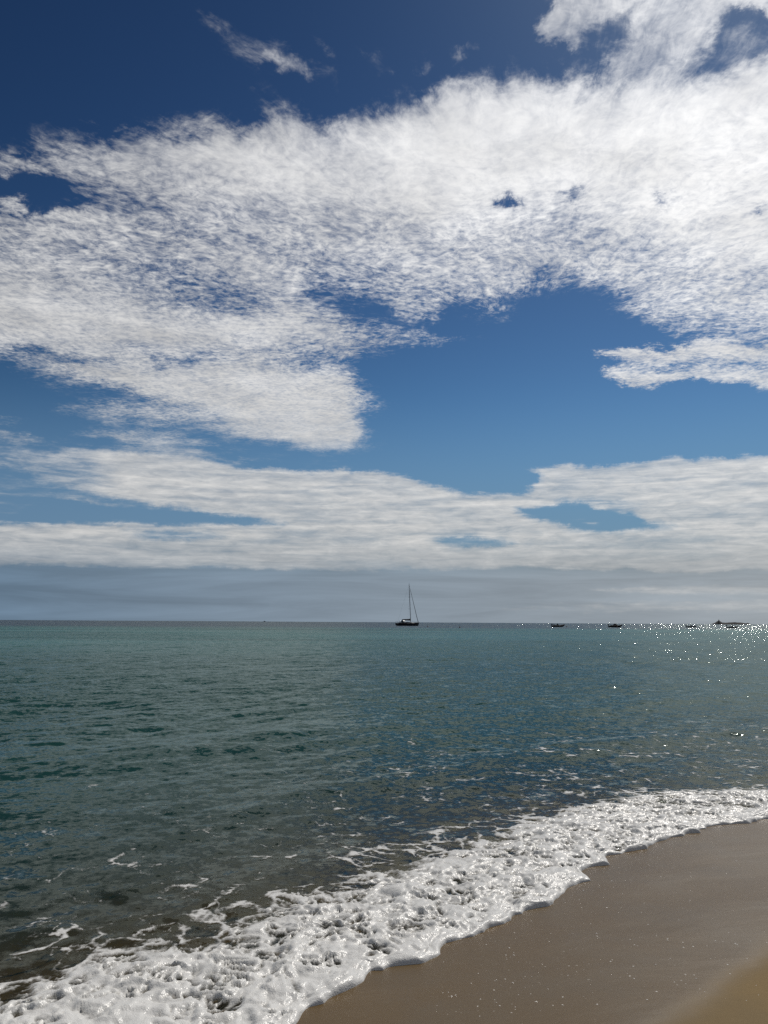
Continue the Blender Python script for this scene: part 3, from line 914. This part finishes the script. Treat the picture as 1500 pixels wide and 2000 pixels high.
def inflatable(px, dist, yaw, label, canopy):
    x, y, z = at(px, dist)
    rt = empty('inflatable_boat', (x, y, z), R(yaw) - math.atan2(x, y), label, 'motorboat', 'dark inflatable motorboats moored offshore')
    tb = [(-3.05, 1.02, 0.50), (-1.5, 1.06, 0.50), (0.5, 1.04, 0.54), (1.7, 0.88, 0.66), (2.5, 0.52, 0.88), (2.9, 0.0, 1.02)]
    tr = [0.10, 0.29, 0.29, 0.28, 0.26, 0.25]
    pts = [Vector(p) for p in tb] + [Vector((a, -b, c)) for a, b, c in tb[-2::-1]]
    fine, rad = [], []
    rr = tr + tr[-2::-1]
    for i in range(len(pts) - 1):
        for k in range(4):
            f = k / 4
            p0, p1, p2, p3 = pts[max(i - 1, 0)], pts[i], pts[i + 1], pts[min(i + 2, len(pts) - 1)]
            fine.append(0.5 * (2 * p1 + (p2 - p0) * f + (2 * p0 - 5 * p1 + 4 * p2 - p3) * f * f + (3 * p1 - p0 - 3 * p2 + p3) * f ** 3))
            rad.append(rr[i] * (1 - f) + rr[i + 1] * f)
    fine.append(pts[-1])
    rad.append(rr[-1])
    MB().tube(fine, rad, 12).build('tube', RUBBER, rt)
    st = [(-2.6, 0.90, 0.45, -0.12, 0.0), (-0.5, 0.92, 0.45, -0.25, 0.2), (1.2, 0.80, 0.52, -0.18, 0.4), (2.2, 0.45, 0.70, 0.10, 0.7), (2.75, 0.08, 0.92, 0.55, 1.0)]
    MB().loft(hull_rings(st)).build('hull', NAVY, rt)
    outboard(rt, -2.8)
    MB().box((-1.55, 0, 0.72), (0.8, 1.0, 0.55)).box((-1.9, 0, 1.1), (0.12, 1.0, 0.35)).build('seat', BLACK, rt)
    con = MB().loft([[(-0.7, -0.4, 0.45), (-0.7, 0.4, 0.45), (0.25, 0.4, 0.45), (0.25, -0.4, 0.45)],
                     [(-0.6, -0.38, 1.25), (-0.6, 0.38, 1.25), (0.1, 0.36, 1.15), (0.1, -0.36, 1.15)]]).build('console', BLACK, rt)
    MB().loft([[(-0.15, -0.36, 1.15), (-0.15, 0.36, 1.15), (0.08, 0.34, 1.13), (0.08, -0.34, 1.13)],
               [(-0.42, -0.30, 1.62), (-0.42, 0.30, 1.62), (-0.38, 0.30, 1.62), (-0.38, -0.30, 1.62)]]).build('windscreen', SMOKED, con)
    if canopy:
        rg = []
        for xx, h, b in ((-1.2, 0.85, 0.85), (-0.7, 1.35, 0.8), (-0.25, 1.72, 0.66), (0.15, 1.70, 0.62), (0.7, 1.30, 0.72), (1.35, 0.82, 0.7)):
            rg.append([(xx, b * math.cos(a), 0.55 + (h - 0.55) * math.sin(a) ** 0.7) for a in np.linspace(0, math.pi, 9)])
        MB().loft(rg).build('boat_cover', CANVAS, rt)
    else:
        MB().tube([(-2.3, -0.75, 0.6), (-2.2, -0.7, 1.5), (-2.2, 0.7, 1.5), (-2.3, 0.75, 0.6)], 0.045, 8).build('roll_bar', STEEL, rt)


def open_boat(px, dist, yaw, label, length, tilt_motor):
    x, y, z = at(px, dist)
    rt = empty('open_motorboat', (x, y, z), R(yaw) - math.atan2(x, y), label, 'motorboat', 'small open motorboats moored further right')
    k = length / 4.8
    st = [(-2.3 * k, 0.72, 0.50, 0.02, 0.0), (-1.2 * k, 0.86, 0.50, -0.12, 0.1), (0.4 * k, 0.84, 0.54, -0.14, 0.3), (1.6 * k, 0.55, 0.66, 0.0, 0.6), (2.4 * k, 0.06, 0.82, 0.42, 1.0)]
    hull = MB().loft(hull_rings(st)).build('hull', NAVY, rt)
    g = MB()
    for sd in (-1, 1):
        g.tube([(a[0], sd * a[1], a[2] + 0.02) for a in st], 0.05, 6)
    g.build('gunwale', RUBBER, hull)
    outboard(rt, -2.35 * k, 0.95 if tilt_motor else 0.8)
    MB().box((-1.0 * k, 0, 0.62), (0.35, 1.45, 0.2)).build('thwart', TEAK, rt)
    con = MB().box((-0.05, 0, 0.85), (0.5, 0.6, 0.75), 0.85).build('console', BLACK, rt)
    MB().box((0.02, 0, 1.36), (0.08, 0.5, 0.34), 0.8).build('windscreen', SMOKED, con)


def mooring_buoy(px, dist, r, label, post=0.0):
    x, y, z = at(px, dist)
    rt = empty('mooring_buoy', (x, y, 0.0), random.uniform(0, 6), label, 'buoy', 'mooring buoys floating among the boats')
    if post:
        MB().tube([(0, 0, -0.25), (0, 0, 0.02), (0, 0, 0.30), (0, 0, 0.36)], [r * 0.8, r, r, r * 0.5], 14).build('float', ORANGE, rt)
        MB().tube([(0, 0, 0.34), (0.05, 0, post)], r * 0.28, 8).ball((0.05, 0, post), r * 0.5).build('pole', BLACK, rt)
    else:
        MB().ball((0, 0, r * 0.35), r).build('float', ORANGE, rt)
        ring = [(0.0, 0.07 * math.cos(a), r * 1.38 + 0.07 + 0.07 * math.sin(a)) for a in np.linspace(0, 2 * math.pi, 17)]
        MB().tube(ring, 0.016, 6).build('mooring_ring', STEEL, rt)


def far_boat():
    x, y, z = at(516.5, 2600)
    rt = empty('cabin_cruiser', (x, y, 0.0), R(20) - math.atan2(x, y), 'tiny boat with a mast far away on the horizon', 'boat')
    st = [(-4.6, 1.4, 1.1, -0.1, 0.0), (-1.5, 1.6, 1.15, -0.4, 0.1), (2.0, 1.3, 1.4, -0.3, 0.4), (4.0, 0.6, 1.7, 0.0, 0.8), (5.0, 0.08, 1.9, 0.9, 1.0)]
    MB().loft(hull_rings(st)).build('hull', NAVY, rt)
    cab = MB().box((-0.6, 0, 1.95), (3.2, 2.0, 1.6), 0.85).build('cabin', CANVAS, rt)
    MB().box((1.05, 0, 2.25), (0.12, 1.5, 0.5), 0.9).build('windscreen', SMOKED, cab)
    MB().tube([(-0.6, 0, 2.7), (-0.6, 0, 7.2)], [0.14, 0.08], 8).build('mast', ALU, rt)


def island():
    d0 = 4200.0
    x, y, _ = at(1429, d0)
    nx, ny = 220, 70
    U, V = np.meshgrid(np.linspace(-1, 1, nx), np.linspace(-1, 1, ny))
    L, B = 91.0, 42.0
    px = 1429 + U * 33.5
    prof = np.interp(px, [1395.5, 1398, 1402, 1405, 1406.8, 1408.6, 1410.4, 1414, 1420, 1426, 1434, 1440, 1446, 1452, 1454.5, 1456, 1458, 1462.5],
                     [0, 2.6, 4.8, 8.6, 9.6, 14.5, 9.4, 5.8, 5.2, 6.0, 6.9, 6.2, 5.4, 3.8, 5.2, 4.6, 2.4, 0])
    Z = 1.6 * prof * (1 - np.abs(V) ** 2.5) * (1 + 0.25 * fbm(U * 14, V * 5, 4, 71)) + 0.5 * fbm(U * 30, V * 12, 3, 72) - 0.4 - 1.2 * (np.abs(V) > 0.98)
    o = grid_mesh('island', U * L, V * B, Z, mat=ROCK)
    o.location = (x, y, 0)
    o.rotation_euler = (0, 0, -math.atan2(x, y))
    o['kind'] = 'structure'
    o['label'] = 'low dark rocky island with a small peak on the horizon'


def shell_grit():
    """pale bits of shell and small bubbles left lying on the wet sand"""
    rnd = random.Random(5)
    mb = MB()
    spots = [(1180, 1830, 120), (1250, 1900, 110), (1330, 1760, 120), (1190, 1700, 90), (1420, 1680, 120), (1050, 1880, 90), (960, 1930, 60), (1400, 1880, 90), (1300, 1660, 60)]
    for _ in range(620):
        sp = rnd.choice(spots)
        px, py = rnd.gauss(sp[0], sp[2]), rnd.gauss(sp[1], sp[2] * 0.45)
        gx, gy = ground(px, max(py, 1560), 0.08)
        if swash(np.array([gx]), np.array([gy]))[0] > -0.06:
            continue
        gz = float(sand_z(np.array([gx]), np.array([gy]))[0])
        r = rnd.choice((0.0012, 0.0015, 0.002, 0.002, 0.0025, 0.003, 0.004, 0.0052))
        a, el = rnd.uniform(0, 6.28), rnd.uniform(0.5, 1.0)
        ring = []
        for z, q in ((0.0, 0.9), (r * 0.25, 1.0), (r * 0.5, 0.55)):
            ring.append([(gx + q * r * (math.cos(w) * math.cos(a) - el * math.sin(w) * math.sin(a)) * rnd.uniform(0.8, 1.2),
                          gy + q * r * (math.cos(w) * math.sin(a) + el * math.sin(w) * math.cos(a)) * rnd.uniform(0.8, 1.2), gz - 0.0008 + z)
                         for w in np.linspace(0, 2 * math.pi, 7, endpoint=False)])
        mb.loft(ring)
    m, t = new_mat('shell')
    pos = t.n('ShaderNodeNewGeometry').outputs['Position']
    c = t.mixc(t.lin(t.noise(pos, 60.0, 2), 0.35, 0.65), (0.55, 0.50, 0.42, 1), (0.85, 0.82, 0.76, 1))
    finish(t, t.n('ShaderNodeBsdfPrincipled', {'Base Color': c, 'Roughness': 0.16}).outputs[0])
    o = mb.build('shell_grit', m, smooth=False)
    o['kind'] = 'stuff'
    o['label'] = 'pale shell crumbs scattered over the wet sand'
    o['category'] = 'shell grit'


random.seed(3)
build_beach()
build_sea()
build_foam()
shell_grit()
island()
sailing_yacht()
inflatable(1090, 372, 14, 'dark inflatable motorboat with open console, leftmost of the four motorboats', False)
inflatable(1201.5, 372, -6, 'dark inflatable motorboat with a humped cover amidships', True)
open_boat(1350, 425, 10, 'small open motorboat just left of the distant island', 4.9, False)
open_boat(1430, 400, -12, 'small open motorboat in front of the distant island', 4.8, True)
far_boat()
mooring_buoy(835.5, 300, 0.16, 'thin pole buoy right beside the sailing yacht bow', 0.95)
mooring_buoy(898.0, 262, 0.17, 'dark pole buoy alone between yacht and inflatable boats', 0.75)
mooring_buoy(1107.0, 380, 0.28, 'round buoy just off the bow of the leftmost motorboat')
mooring_buoy(1218.5, 330, 0.17, 'pole buoy just off the bow of the covered motorboat', 0.8)
mooring_buoy(1205.0, 345, 0.20, 'small round buoy close in front of the covered motorboat')
mooring_buoy(1365.5, 420, 0.28, 'round buoy right of the motorboat left of the island')
mooring_buoy(1444.5, 385, 0.26, 'round buoy right of the motorboat before the island')
mooring_buoy(1456.5, 230, 0.15, 'small dark buoy nearest the beach, right of all boats')
